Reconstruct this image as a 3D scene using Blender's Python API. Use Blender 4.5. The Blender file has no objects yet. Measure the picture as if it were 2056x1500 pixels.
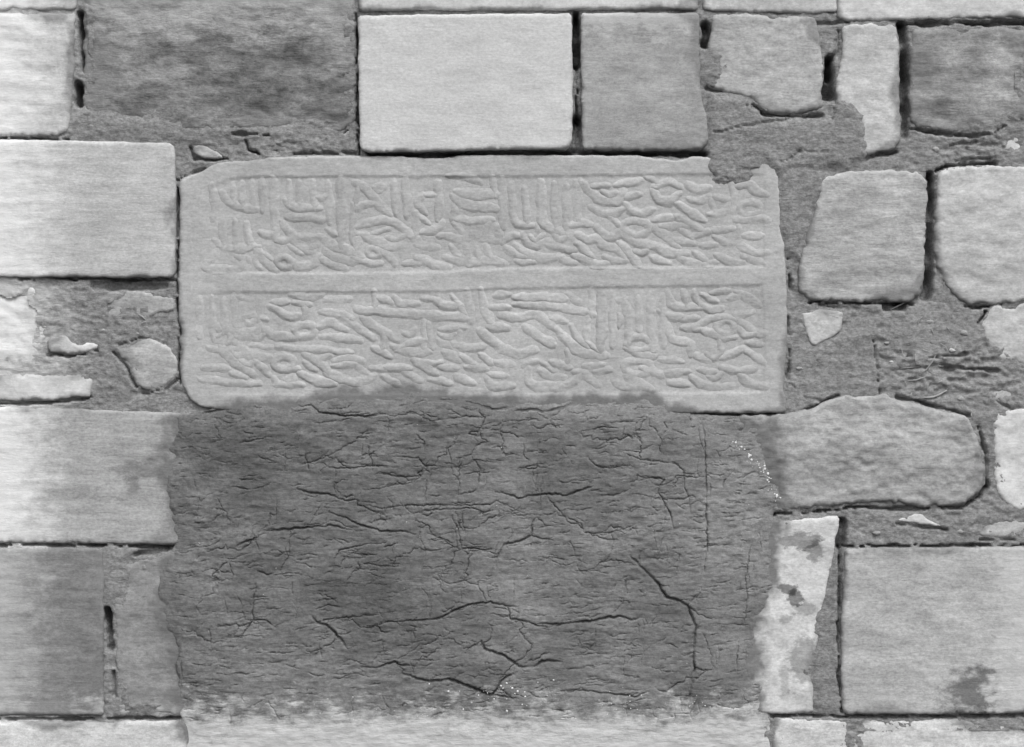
import bpy, math, random
import numpy as np
from mathutils import Vector
from mathutils.geometry import delaunay_2d_cdt

random.seed(7)
scene = bpy.context.scene
col = scene.collection

# ------------------------------------------------------------------ camera, sky, sun, exposure
ZC = 1.45                      # height of the picture's centre above the foot of the wall (m)
def X(px): return (px - 1028.0) / 1000.0
def Z(py): return ZC + (750.0 - py) / 1000.0

cam_d = bpy.data.cameras.new("camera")
cam = bpy.data.objects.new("camera", cam_d); col.objects.link(cam)
cam.location = (0, -5.0, ZC)
cam.rotation_euler = (math.radians(90), 0, 0)
cam_d.sensor_width = 36.0
cam_d.lens = 36.0 * (5.0 - 0.010) / 2.056
cam_d.clip_end = 200
scene.camera = cam

SUN_DIR = Vector((0.24, -0.58, 0.86)).normalized()      # towards the sun: above, in front, a little to the right
elev = math.asin(SUN_DIR.z)
azim = math.atan2(SUN_DIR.x, SUN_DIR.y)
world = bpy.data.worlds.new("World"); scene.world = world
world.use_nodes = True
nt = world.node_tree; nt.nodes.clear()
sky = nt.nodes.new("ShaderNodeTexSky"); sky.sky_type = 'NISHITA'; sky.sun_disc = False
sky.sun_elevation = elev; sky.sun_rotation = azim
sky.air_density = 1.0; sky.dust_density = 3.0
hsv = nt.nodes.new("ShaderNodeHueSaturation"); hsv.inputs["Saturation"].default_value = 0.0   # overcast: a neutral sky
bg = nt.nodes.new("ShaderNodeBackground"); bg.inputs["Strength"].default_value = 0.12
wo = nt.nodes.new("ShaderNodeOutputWorld")
nt.links.new(sky.outputs[0], hsv.inputs["Color"]); nt.links.new(hsv.outputs[0], bg.inputs["Color"])
nt.links.new(bg.outputs[0], wo.inputs["Surface"])

sun_d = bpy.data.lights.new("sun", 'SUN'); sun_d.energy = 1.0; sun_d.angle = math.radians(24)
sun_d.color = (1.0, 0.998, 0.995)
sun = bpy.data.objects.new("sun", sun_d); col.objects.link(sun)
sun.rotation_euler = SUN_DIR.to_track_quat('Z', 'Y').to_euler()
sun.location = (1.5, -3, 5)

scene.view_settings.view_transform = 'Standard'
scene.view_settings.look = 'None'
scene.view_settings.gamma = 1.0
scene.view_settings.exposure = 0.66

# ------------------------------------------------------------------ numeric helpers
def _hash(ix, iy, seed):
    ix = np.asarray(ix, np.int64).astype(np.uint32); iy = np.asarray(iy, np.int64).astype(np.uint32)
    h = ix * np.uint32(374761393) + iy * np.uint32(668265263) + np.uint32((seed * 2246822519) & 0xffffffff)
    h = (h ^ (h >> np.uint32(13))) * np.uint32(1274126177)
    h = h ^ (h >> np.uint32(16))
    return h.astype(np.float64) / 4294967295.0

def noise2(x, y, seed=0):
    xi = np.floor(x); yi = np.floor(y); fx = x - xi; fy = y - yi
    u = fx*fx*fx*(fx*(fx*6-15)+10); v = fy*fy*fy*(fy*(fy*6-15)+10)
    xi = xi.astype(np.int64); yi = yi.astype(np.int64)
    def g(ix, iy, dx, dy):
        a = _hash(ix, iy, seed) * 2*np.pi
        return np.cos(a)*dx + np.sin(a)*dy
    a = g(xi, yi, fx, fy); b = g(xi+1, yi, fx-1, fy); c = g(xi, yi+1, fx, fy-1); d = g(xi+1, yi+1, fx-1, fy-1)
    return (a + (b-a)*u + (c-a)*v + (a-b-c+d)*u*v) * 1.5

def fbm(x, y, wl, octaves=4, seed=0, sx=1.0, sy=1.0, gain=0.5):
    """fractal noise about -1..1; wl = longest wavelength in px"""
    out = 0; amp = 1.0; f = 1.0/wl; tot = 0
    for o in range(octaves):
        out = out + amp*noise2(x*f*sx + 17.3*o, y*f*sy - 9.1*o, seed*31 + o)
        tot += amp; amp *= gain; f *= 2.03
    return out / (tot*0.6)

def seg_dist(x, y, pts):
    """distance of points to a polyline and the fraction along it"""
    p = np.asarray(pts, float)
    best = np.full(x.shape, 1e9); frac = np.zeros(x.shape)
    L = np.concatenate([[0], np.cumsum(np.hypot(*(p[1:]-p[:-1]).T))]); tot = max(L[-1], 1e-6)
    for i in range(len(p)-1):
        ax, ay = p[i]; dx, dy = p[i+1]-p[i]
        l2 = dx*dx+dy*dy + 1e-12
        t = np.clip(((x-ax)*dx + (y-ay)*dy)/l2, 0, 1)
        d = np.hypot(x-ax-t*dx, y-ay-t*dy)
        m = d < best
        best = np.where(m, d, best); frac = np.where(m, (L[i]+t*math.sqrt(l2))/tot, frac)
    return best, frac

def inside(x, y, poly):
    p = np.asarray(poly, float); n = len(p); c = np.zeros(x.shape, bool)
    j = n-1
    for i in range(n):
        xi, yi = p[i]; xj, yj = p[j]
        if yi != yj:
            c ^= ((yi > y) != (yj > y)) & (x < (xj-xi)*(y-yi)/(yj-yi)+xi)
        j = i
    return c

def sdist(x, y, poly):
    """signed distance, positive inside"""
    p = list(poly) + [poly[0]]
    d, _ = seg_dist(x, y, p)
    return np.where(inside(x, y, poly), d, -d)

def sstep(a, b, v):
    t = np.clip((v-a)/(b-a), 0, 1); return t*t*(3-2*t)

def smooth_line(pts, step=3.0, closed=False):
    """Catmull-Rom through pts, resampled"""
    p = np.asarray(pts, float)
    if len(p) == 2 and not closed:
        n = max(2, int(np.hypot(*(p[1]-p[0]))/step)+1)
        return np.linspace(p[0], p[1], n)
    if closed: q = np.vstack([p[-1], p, p[0], p[1]])
    else: q = np.vstack([2*p[0]-p[1], p, 2*p[-1]-p[-2]])
    out = []
    for i in range(1, len(q)-2):
        a, b, c, d = q[i-1], q[i], q[i+1], q[i+2]
        n = max(1, int(np.hypot(*(c-b))/step))
        for k in range(n):
            t = k/n
            out.append(0.5*((2*b)+(c-a)*t+(2*a-5*b+4*c-d)*t*t+(3*b-a-3*c+d)*t**3))
    if not closed: out.append(q[-2])
    return np.array(out)

def straight_line(pts, step, closed=False):
    p = np.asarray(pts, float)
    if closed: p = np.vstack([p, p[0]])
    out = []
    for i in range(len(p)-1):
        n = max(1, int(round(np.hypot(*(p[i+1]-p[i]))/step)))
        for k in range(n): out.append(p[i] + (p[i+1]-p[i])*k/n)
    if not closed: out.append(p[-1])
    return np.array(out)

def chaikin(p, n=1):
    p = np.asarray(p, float)
    for _ in range(n):
        q = np.roll(p, -1, 0)
        l = np.hypot(*(q-p).T)[:, None]; k = np.minimum(0.22, 5.0/np.maximum(l, 1e-6))   # corners cut by 5 px at most
        a = p+(q-p)*k; b = q-(q-p)*k
        p = np.stack([a, b], 1).reshape(-1, 2)
    return p

def fill(outline, step, extra=None, seed=0, rows=None):
    """triangulated sheet inside an outline: vertices (px) and triangles"""
    x0, y0 = outline.min(0); x1, y1 = outline.max(0)
    gx, gy = np.meshgrid(np.arange(x0+step/2, x1, step), np.arange(y0+step/2, y1, step))
    gx = gx + (np.arange(gx.shape[0]) % 2)[:, None]*step*0.5
    rng = np.random.default_rng(seed)
    gx = (gx + rng.uniform(-.22, .22, gx.shape)*step).ravel(); gy = (gy + rng.uniform(-.22, .22, gy.shape)*step).ravel()
    if extra is not None and len(extra):
        ex = np.asarray(extra)
        # drop the grid points that crowd the extra points
        cell = step*0.55
        occ = set(map(tuple, np.floor(ex/cell).astype(int)))
        key = np.stack([np.floor(gx/cell), np.floor(gy/cell)], 1).astype(int)
        keep = np.array([(a, b) not in occ for a, b in key])
        gx = np.concatenate([gx[keep], ex[:, 0]]); gy = np.concatenate([gy[keep], ex[:, 1]])
    sd = sdist(gx, gy, [tuple(p) for p in outline])
    m = sd > step*0.45
    pts = [Vector((float(a), float(b))) for a, b in outline] + [Vector((float(a), float(b))) for a, b in zip(gx[m], gy[m])]
    n = len(outline)
    v, e, f, *_ = delaunay_2d_cdt(pts, [], [list(range(n))], 1, 1e-4)
    return np.array([(p.x, p.y) for p in v]), [tuple(t) for t in f]

def boundary_loop(faces):
    cnt = {}
    for t in faces:
        for k in range(len(t)):
            a, b = t[k], t[(k+1) % len(t)]
            cnt[(a, b)] = 1
    nxt = {a: b for (a, b) in cnt if (b, a) not in cnt}
    return nxt

# ------------------------------------------------------------------ materials
def stone_material(name, base, big=0.25, streak=0.22, grain=0.22, blotch=0.0, bump=0.35, smul=1.0, stains=(), edge_fade=None, speck=0.0, warm=0.0, mid=0.12):
    m = bpy.data.materials.new(name); m.use_nodes = True
    n = m.node_tree; N = n.nodes; L = n.links
    bsdf = N["Principled BSDF"]
    bsdf.inputs["Roughness"].default_value = 0.95
    bsdf.inputs["Specular IOR Level"].default_value = 0.12
    geo = N.new("ShaderNodeNewGeometry"); info = N.new("ShaderNodeObjectInfo")
    w = N.new("ShaderNodeMath"); w.operation = 'MULTIPLY'; w.inputs[1].default_value = 37.0
    L.new(info.outputs["Random"], w.inputs[0])
    tex = N.new("ShaderNodeTexCoord")
    def noise(scale, detail, rough=0.55, sc=(1, 1, 1), rot=0.0, dist=0.0):
        mp = N.new("ShaderNodeMapping"); mp.inputs["Scale"].default_value = sc; mp.inputs["Rotation"].default_value = (0, rot, 0)
        if rot: L.new(tv.outputs[0], mp.inputs["Rotation"])
        L.new(tex.outputs["Object"], mp.inputs["Vector"])
        t = N.new("ShaderNodeTexNoise"); t.noise_dimensions = '4D'
        t.inputs["Scale"].default_value = scale; t.inputs["Detail"].default_value = detail; t.inputs["Roughness"].default_value = rough
        t.inputs["Distortion"].default_value = dist
        L.new(mp.outputs[0], t.inputs["Vector"]); L.new(w.outputs[0], t.inputs["W"])
        return t.outputs["Fac"]
    def math2(op, a, b, clamp=False):
        x = N.new("ShaderNodeMath"); x.operation = op; x.use_clamp = clamp
        for i, q in enumerate((a, b)):
            if isinstance(q, (int, float)): x.inputs[i].default_value = q
            else: L.new(q, x.inputs[i])
        return x.outputs[0]
    def ramp(v, a, b):
        r = N.new("ShaderNodeMapRange"); r.interpolation_type = 'SMOOTHSTEP'; r.clamp = True
        r.inputs["From Min"].default_value = a; r.inputs["From Max"].default_value = b
        L.new(v, r.inputs["Value"]); return r.outputs[0]
    turn = N.new("ShaderNodeMath"); turn.operation = 'MULTIPLY_ADD'; turn.inputs[1].default_value = 0.36; turn.inputs[2].default_value = -0.22
    L.new(info.outputs["Random"], turn.inputs[0]); tv = N.new("ShaderNodeCombineXYZ"); L.new(turn.outputs[0], tv.inputs[1])
    nb = noise(3.2, 5, 0.6); ns = noise(9, 7, 0.68, (2.6, 2.6, 13.0*smul), rot=0.03, dist=0.5)
    ng = noise(170, 4, 0.8, (0.8, 1, 1.25)); nm = noise(28, 6, 0.62, (1, 1, 2.2))
    nf = noise(70, 4, 0.7, (0.5, 1, 3.2), rot=0.025, dist=0.3)
    v = math2('MULTIPLY_ADD', math2('SUBTRACT', nb, 0.5), 2*big); N_ = v.node; N_.inputs[2].default_value = 1.0
    def addterm(v, src, amt):
        if amt == 0: return v
        t = N.new("ShaderNodeMath"); t.operation = 'MULTIPLY_ADD'
        L.new(math2('SUBTRACT', src, 0.5), t.inputs[0]); t.inputs[1].default_value = 2*amt; L.new(v, t.inputs[2]); return t.outputs[0]
    v = addterm(v, ns, streak); v = addterm(v, ng, grain*3.6); v = addterm(v, nm, mid); v = addterm(v, nf, streak*0.7)
    if blotch:
        bl = ramp(nm, 0.52, 0.66)
        v = math2('MULTIPLY', v, math2('SUBTRACT', 1.0, math2('MULTIPLY', bl, blotch)))
    rv = math2('MULTIPLY_ADD', info.outputs["Random"], 0.12); rv.node.inputs[2].default_value = 0.94
    v = math2('MULTIPLY', math2('MULTIPLY', v, rv), base)
    sep = N.new("ShaderNodeSeparateXYZ"); L.new(geo.outputs["Position"], sep.inputs[0])
    warp = noise(26, 8, 0.70, (1, 1, 1.6))
    def attr(nm_):
        a_ = N.new("ShaderNodeAttribute"); a_.attribute_name = nm_; return a_.outputs["Fac"]
    v = math2('MULTIPLY', v, math2('ADD', 1.0, attr("tone")))
    for (px, py, rx, ry, tone, hard) in stains:        # weathering stains that belong to the stone
        dx = math2('DIVIDE', math2('SUBTRACT', sep.outputs["X"], X(px)), rx/1000.0)
        dz = math2('DIVIDE', math2('SUBTRACT', sep.outputs["Z"], Z(py)), ry/1000.0)
        d = math2('SQRT', math2('ADD', math2('MULTIPLY', dx, dx), math2('MULTIPLY', dz, dz)), 0)
        d = math2('ADD', d, math2('MULTIPLY', math2('SUBTRACT', warp, 0.5), 4.2))
        k = math2('SUBTRACT', 1.0, ramp(d, 1.0-hard, 1.0+hard))
        v = math2('ADD', math2('MULTIPLY', v, math2('SUBTRACT', 1.0, k)), math2('MULTIPLY', k, math2('MULTIPLY', tone/base, v)))
    if edge_fade:                                           # whitish fade towards the edges of view, painted into the colour
        for (axis, a, b, tone, amt) in edge_fade:
            c = sep.outputs[axis]
            d = math2('ADD', c, math2('MULTIPLY', math2('SUBTRACT', warp, 0.5), 0.30))
            d = math2('ADD', d, math2('MULTIPLY', math2('SUBTRACT', nf, 0.5), 0.10))
            k = math2('MULTIPLY', ramp(d, a, b), amt)
            g = math2('MULTIPLY_ADD', math2('SUBTRACT', ng, 0.5), 0.25); g.node.inputs[2].default_value = tone
            v = math2('ADD', math2('MULTIPLY', v, math2('SUBTRACT', 1.0, k)), math2('MULTIPLY', k, g))
    res = attr("residue")                               # mortar and plaster left on the stone's face
    rk = math2('MULTIPLY', res, math2('ADD', 0.62, nm), True)
    tex_ = math2('MULTIPLY', attr("residue_tone"), math2('ADD', 0.55, math2('MULTIPLY', ng, 0.9)))
    v = math2('ADD', math2('MULTIPLY', v, math2('SUBTRACT', 1.0, rk)), math2('MULTIPLY', rk, tex_))
    if speck:
        sp = ramp(noise(190, 2, 0.5), 0.70, 0.76)
        v = math2('ADD', v, math2('MULTIPLY', sp, speck))
    v = math2('MINIMUM', math2('MAXIMUM', v, 0.03), 0.82)
    comb = N.new("ShaderNodeCombineColor")
    for i in range(3): L.new(v, comb.inputs[i])
    L.new(comb.outputs[0], bsdf.inputs["Base Color"])
    hsum = math2('ADD', math2('MULTIPLY', ns, 0.9), math2('ADD', math2('MULTIPLY', ng, 0.40), math2('ADD', math2('MULTIPLY', nm, 0.7), math2('MULTIPLY', nf, 0.55))))
    bp = N.new("ShaderNodeBump"); bp.inputs["Strength"].default_value = bump; bp.inputs["Distance"].default_value = 0.0026
    L.new(hsum, bp.inputs["Height"]); L.new(bp.outputs[0], bsdf.inputs["Normal"])
    return m

LEFT_FADE = [("X", X(160), X(0), 0.74, 0.95)]  # pale haze at the left edge, painted in by position
def mk(**k): return k
MATS = {
 'white':   stone_material("white_limestone", 0.56, 0.07, 0.07, 0.13, bump=0.30, mid=0.05),
 'pale':    stone_material("pale_limestone", 0.47, 0.14, 0.12, 0.18, bump=0.40),
 'left':    stone_material("dressed_limestone", 0.46, 0.10, 0.15, 0.17, bump=0.45, edge_fade=LEFT_FADE, mid=0.05),
 'leftdark':stone_material("weathered_limestone", 0.205, 0.18, 0.20, 0.20, bump=0.45, edge_fade=[("X", X(150), X(-40), 0.50, 0.8), ("Z", Z(1385), Z(1465), 0.48, 0.7)]),
 'softgrey': stone_material("soft_grey_limestone", 0.26, 0.20, 0.16, 0.20, bump=0.5, mid=0.15, edge_fade=[("Z", Z(1385), Z(1465), 0.48, 0.7)]),
 'grey':    stone_material("grey_limestone", 0.33, 0.20, 0.16, 0.20, bump=0.50),
 'lightgrey': stone_material("light_grey_limestone", 0.405, 0.18, 0.14, 0.20, bump=0.50),
 'midgrey': stone_material("tooled_limestone", 0.37, 0.20, 0.22, 0.20, blotch=0.10, bump=0.60),
 'rough':   stone_material("rough_dark_stone", 0.205, 0.45, 0.30, 0.24, blotch=0.35, bump=1.0, smul=0.55, mid=1.0, edge_fade=[("Z", Z(100), Z(20), 0.40, 0.7)]),
 'slab':    stone_material("carved_limestone", 0.40, 0.06, 0.09, 0.15, bump=0.30, mid=0.05),
 'boulder': stone_material("boulder_limestone", 0.34, 0.16, 0.18, 0.20, blotch=0.10, bump=0.55),
 'bottom':  stone_material("pale_bottom_limestone", 0.56, 0.16, 0.18, 0.20, bump=0.40, blotch=0.15),  # bottom course in one even pale tone
 'mortar':  stone_material("grey_mortar", 0.24, 0.26, 0.12, 0.34, blotch=0.25, bump=1.0, smul=0.35, speck=0.06, mid=0.40, edge_fade=[("X", X(190), X(0), 0.52, 0.9)]),  # mortar takes the painted left-edge fade too
 'plaster': stone_material("grey_plaster", 0.16, 0.34, 0.16, 0.26, bump=0.75, smul=0.9, speck=0.03, mid=0.16, blotch=0.08,
              edge_fade=[("Z", Z(1385), Z(1472), 0.55, 0.95)]),  # whitening towards the foot is a fade painted into the plaster colour
 'straw':   stone_material("dry_straw", 0.34, 0.1, 0.1, 0.2, bump=0.1),
 'specks':    stone_material("speck_white", 0.75, 0.05, 0.05, 0.1, bump=0.1),
}
MATS['stained'] = stone_material("stained_white_stone", 0.55, 0.12, 0.12, 0.18, bump=0.35,
    stains=[(1607, 1085, 40, 16, .26, .25), (1640, 1108, 20, 20, .28, .25), (1578, 1182, 24, 12, .20, .2), (1598, 1200, 16, 16, .20, .2), (1622, 1222, 30, 14, .34, .3),
            (1610, 1330, 26, 52, .34, .25), (1575, 1245, 14, 8, .34, .3), (1575, 1360, 10, 30, .42, .3)])
MATS['corner'] = stone_material("corner_limestone", 0.43, 0.14, 0.16, 0.20, bump=0.45, edge_fade=[("X", X(1970), X(2040), 0.55, 0.7)],
    stains=[(1945, 1392, 48, 40, .17, .45), (1845, 1138, 16, 10, .34, .5), (1850, 1235, 20, 14, .34, .5), (1790, 1112, 50, 12, .36, .6)])
MATS['blotchy'] = stone_material("blotched_limestone", 0.385, 0.13, 0.18, 0.19, bump=0.45, edge_fade=LEFT_FADE,
    stains=[(290, 945, 42, 20, .24, .4), (270, 975, 18, 22, .25, .4), (160, 990, 50, 14, .28, .6), (320, 915, 20, 12, .32, .5)])
MATS['topright'] = stone_material("mottled_limestone", 0.285, 0.24, 0.20, 0.22, blotch=0.20, bump=0.7, mid=0.18,
    stains=[(2005, 150, 30, 90, .33, .7), (1960, 110, 20, 14, .18, .6), (1880, 210, 30, 12, .19, .6)])
MATS['topstone'] = stone_material("top_grey_limestone", 0.33, 0.12, 0.16, 0.18, bump=0.40, edge_fade=[("Z", Z(80), Z(40), 0.50, 0.7)])  # the block's own grey, paling upwards by a painted fade

# ------------------------------------------------------------------ object helpers
def root(name, px, py, label, cat):
    o = bpy.data.objects.new(name, None); col.objects.link(o)
    o.location = (X(px), 0.0, Z(py)); o.empty_display_size = 0.1
    o["label"] = label; o["category"] = cat; o["kind"] = "thing"
    return o

def build(name, P, faces, mat, parent, kind=None, label=None, flat_from=None, attrs=None):
    """P: (n,3) of px, py, h(mm towards the viewer). The mesh's origin is put at its middle."""
    P = np.asarray(P, float)
    W = np.stack([(P[:, 0]-1028)/1000, -P[:, 2]/1000, ZC+(750-P[:, 1])/1000], 1)
    c = (W.min(0)+W.max(0))/2; c[1] = 0
    me = bpy.data.meshes.new(name)
    me.from_pydata([tuple(r) for r in (W-c)], [], faces)
    sm = np.ones(len(me.polygons), bool)
    if flat_from is not None: sm[flat_from:] = False
    me.polygons.foreach_set("use_smooth", sm); me.update()
    me.materials.append(mat)
    for an, av in (attrs or {}).items():
        full = np.zeros(len(P)); full[:len(av)] = av
        me.attributes.new(an, 'FLOAT', 'POINT').data.foreach_set("value", full.astype(np.float32))
    o = bpy.data.objects.new(name, me); col.objects.link(o)
    o.parent = parent; o.location = Vector(c) - parent.location if parent.parent is None else Vector(c) - parent.location - parent.parent.location
    if kind: o["kind"] = kind
    if label: o["label"] = label
    return o

def solid(name, xy, h, faces, back, mat, parent, **kw):
    """front sheet + sides + back"""
    # faces so that the normal looks at the viewer (py grows downward)
    t = faces[0]
    a, b, c = xy[t[0]], xy[t[1]], xy[t[2]]
    cr = (b[0]-a[0])*(c[1]-a[1]) - (b[1]-a[1])*(c[0]-a[0])
    if cr > 0: faces = [f[::-1] for f in faces]
    nxt = boundary_loop(faces)
    ids = list(nxt.keys()); n = len(xy)
    P = np.concatenate([np.column_stack([xy, h]), np.column_stack([xy[ids], np.full(len(ids), back)])])
    mp = {v: n+i for i, v in enumerate(ids)}
    side = [(b_, a_, mp[a_], mp[b_]) for a_, b_ in nxt.items()]
    loop = [ids[0]]
    while nxt[loop[-1]] != ids[0] and len(loop) <= len(ids): loop.append(nxt[loop[-1]])
    cap = [tuple(mp[v] for v in loop[::-1])]
    return build(name, P, list(faces)+side+cap, mat, parent, flat_from=len(faces), **kw)

wall = root("stone_wall", 1028, 750+int(ZC*1000), "weathered wall of pale squared stones, rubble and grey mortar around a cracked plaster patch", "wall")
slab_root = root("inscribed_slab", 969, 828, "long pale stone slab carved with two bands of raised Arabic lettering", "inscription slab")

# ------------------------------------------------------------------ stones
STONES = []      # outlines kept for the mortar
PL = [(345, 836), (404, 826), (440, 816), (480, 808), (560, 799), (640, 791), (700, 785), (760, 781), (840, 779), (900, 786), (1000, 797), (1090, 802), (1180, 794), (1250, 794), (1300, 790), (1330, 797),
      (1350, 812), (1380, 824), (1410, 832), (1500, 838), (1545, 850), (1562, 900), (1572, 960), (1570, 1005), (1552, 1034), (1550, 1130), (1560, 1172), (1542, 1212), (1516, 1275), (1508, 1330),
      (1532, 1386), (1544, 1436), (1546, 1500), (1546, 1738), (380, 1738), (372, 1500), (358, 1380), (356, 1285), (328, 1262), (313, 1205), (321, 1150),
      (338, 1118), (350, 1096), (346, 1058), (332, 1004), (326, 955), (350, 918), (328, 905), (344, 882), (352, 850)]
def residue(x, y, e, amount, seed, reach=24):
    n = fbm(x, y, 80, 5, seed+21, gain=.62); low = fbm(x, y, 210, 2, seed+23)
    wd = 24*np.clip(0.25+1.3*low, 0, 1.4)*amount
    r1 = np.clip((wd*(1+1.1*n)-e)/12, 0, 1)*0.75
    tone = np.full(len(x), 0.225)
    p = np.array(PL); r2 = np.zeros(len(x))
    if x.max() > p[:, 0].min()-60 and x.min() < p[:, 0].max()+60 and y.max() > p[:, 1].min()-60:
        dp = -sdist(x, y, PL)
        r2 = np.clip((reach*(1+1.5*n)-dp)/(reach+4), 0, 1)*0.9
        tone = np.where(r2 > r1, 0.175, tone)
    return np.maximum(r1, r2), tone
def stone(poly, mat, h=12, rough=3.0, R=9, jit=1.6, tiltx=0.0, tilty=0.0, bulge=0.0, step=4.5, smooth=1, label=None, name="stone", wl=90, tool=0.0, res=0.8, mott=0.10):
    seed = len(STONES)+3
    ol = straight_line(chaikin(poly, smooth), 5.0 if step > 3.5 else 3.5, closed=True)
    jx = fbm(ol[:, 0], ol[:, 1], 34, 4, seed, gain=0.65)*jit*1.6; jy = fbm(ol[:, 0]+300, ol[:, 1], 34, 4, seed+1, gain=0.65)*jit*1.6
    ol = ol + np.column_stack([jx, jy])*1.15
    xy, f = fill(ol, step, seed=seed)
    x, y = xy[:, 0], xy[:, 1]
    e = np.maximum(sdist(x, y, [tuple(p) for p in ol]), 0)
    chip = np.maximum(0, fbm(x, y, 64, 4, seed+5, gain=.65)-0.12)
    r = 0.30*R + 1.5*R*chip
    r = np.maximum(r, 1.8)
    t = np.clip(1-e/r, 0, 1)
    hh = h + tiltx*(x-x.mean())/100 + tilty*(y-y.mean())/100
    rough = rough*0.72
    hh = hh + rough*fbm(x, y, wl, 5, seed+9, sy=1.5) + rough*0.22*fbm(x, y, 22, 3, seed+11, sy=1.8)
    if tool: hh = hh + 0.45*tool*fbm(x, y, 60, 3, seed+15, sx=0.6, sy=4.5)
    sz = min(np.ptp(x), np.ptp(y))
    hh = hh + bulge*sstep(0, sz*0.45, e) - r*0.9*(1-np.sqrt(np.maximum(1-t*t, 0)))
    STONES.append([tuple(p) for p in ol[::2]])
    rv_, rt_ = residue(x, y, e, res, seed)
    return solid(name, xy, hh, f, -90, MATS[mat], wall, label=label, attrs={"residue": rv_, "residue_tone": rt_, "tone": mott*(1.6*fbm(x, y, 80, 5, seed+31, sy=1.9, gain=.6) + 0.8*fbm(x, y, 260, 2, seed+33))})

OUT = -240
# top course (only its foot shows)
stone([(OUT, -240), (150, -240), (152, -60), (154, 20), (OUT, 22)], 'left', 12)
# top left
stone([(OUT, 28), (153, 26), (151, 60), (148, 150), (143, 215), (136, 262), (120, 273), (OUT, 271)], 'left', 14, rough=3.5, tool=1.5, label="pale rough-tooled block in the upper left corner")
stone([(166, -60), (710, -60), (713, 40), (714, 150), (715, 238), (690, 262), (600, 264), (500, 260), (420, 264), (300, 262), (190, 256), (168, 214)], 'rough', 9, rough=8, R=12, jit=3, wl=110, res=2.2, mott=0.30, label="large dark rough stone with a pitted face")
stone([(720, 33), (900, 30), (1147, 29), (1150, 150), (1149, 285), (1140, 300), (1000, 302), (880, 305), (740, 307), (724, 300), (721, 180)], 'white', 24, rough=1.6, R=9, jit=1.0, res=0.25, mott=0.04, label="smooth white squared block above the carved slab")
stone([(720, -240), (1400, -240), (1402, 20), (720, 22)], 'white', 18)
stone([(1166, 27), (1404, 27), (1403, 90), (1408, 200), (1420, 240), (1421, 285), (1408, 302), (1290, 304), (1170, 301), (1167, 180)], 'topstone', 20, rough=2.2, tool=1.0, jit=1.2)
stone([(1432, 27), (1636, 33), (1648, 80), (1655, 125), (1650, 200), (1645, 224), (1600, 229), (1555, 229), (1528, 218), (1490, 192), (1440, 182), (1420, 172), (1424, 90)], 'lightgrey', 12, rough=5, R=14, jit=2.5, res=1.8, mott=0.16)
stone([(1410, -240), (1660, -240), (1680, 25), (1640, 28), (1410, 20)], 'pale', 12)
stone([(1638, 50), (1676, 48), (1685, 62), (1684, 96), (1668, 113), (1654, 104), (1646, 78)], 'midgrey', 4, rough=5, R=8, jit=2.5, step=3, label="small rough wedge stone between two taller blocks")
stone([(1690, 52), (1740, 46), (1796, 50), (1804, 80), (1807, 180), (1808, 280), (1796, 300), (1766, 305), (1740, 313), (1730, 300), (1722, 240), (1680, 235), (1680, 150), (1690, 112)], 'pale', 14, rough=4, R=12, jit=2.0, label="narrow upright pale stone")
stone([(1690, -240), (2280, -240), (2280, 38), (1950, 36), (1830, 40), (1700, 42), (1680, 36)], 'white', 12, rough=4)
stone([(1830, 58), (1900, 52), (2010, 54), (2060, 62), (2062, 240), (2010, 248), (1995, 262), (1950, 270), (1900, 263), (1850, 258), (1828, 246), (1826, 140)], 'topright', 10, rough=7, R=16, jit=2.5, bulge=6, res=1.6, mott=0.24)
stone([(2072, 56), (2290, 50), (2290, 300), (2070, 290)], 'pale', 8, rough=5)
stone([(1990, 275), (2035, 262), (2064, 272), (2064, 318), (2010, 322), (1985, 305)], 'pale', 4, rough=5, R=14, step=3.5)
# second course
stone([(OUT, 281), (130, 282), (340, 288), (351, 295), (354, 420), (353, 545), (346, 558), (200, 557), (OUT, 555)], 'left', 18, rough=1.8, tool=1.6, jit=1.0, label="pale dressed block left of the carved slab")
stone([(1648, 358), (1690, 346), (1760, 341), (1846, 346), (1861, 362), (1860, 430), (1856, 560), (1850, 594), (1828, 606), (1720, 606), (1622, 604), (1604, 588), (1602, 540), (1620, 470), (1640, 410)], 'midgrey', 16, rough=4.5, R=16, jit=2.6, bulge=5, tool=1.5, res=1.2, mott=0.16, label="rounded square block right of the carved slab")
stone([(1884, 346), (1900, 336), (1960, 333), (2285, 333), (2285, 604), (2030, 607), (1960, 614), (1930, 606), (1890, 566), (1874, 500), (1877, 420)], 'pale', 14, rough=5, R=20, jit=2.5, bulge=5)
# left rubble
stone([(OUT, 568), (60, 570), (92, 600), (96, 650), (86, 720), (62, 742), (OUT, 742)], 'left', 6, rough=6, R=14, jit=5)
stone([(180, 588), (230, 586), (284, 584), (325, 593), (351, 598), (350, 624), (290, 640), (210, 638), (180, 614)], 'grey', 8.5, rough=4, R=10, jit=3, step=3.5)
stone([(94, 682), (128, 673), (150, 691), (186, 688), (199, 698), (170, 711), (120, 710), (98, 706)], 'white', 11, rough=4, R=8, jit=2, step=3, label="thin flat pale chip bedded in the mortar")
stone([(232, 702), (262, 696), (284, 683), (304, 681), (338, 694), (357, 722), (354, 756), (328, 777), (296, 787), (276, 776), (256, 738)], 'lightgrey', 11, rough=4, R=9, jit=1.6, step=3.5, bulge=3, label="five-sided pale rubble stone beside the slab's lower left corner")
stone([(OUT, 756), (90, 752), (180, 754), (188, 775), (184, 795), (100, 803), (OUT, 808)], 'white', 13, rough=3, R=7, jit=2.2)
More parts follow.
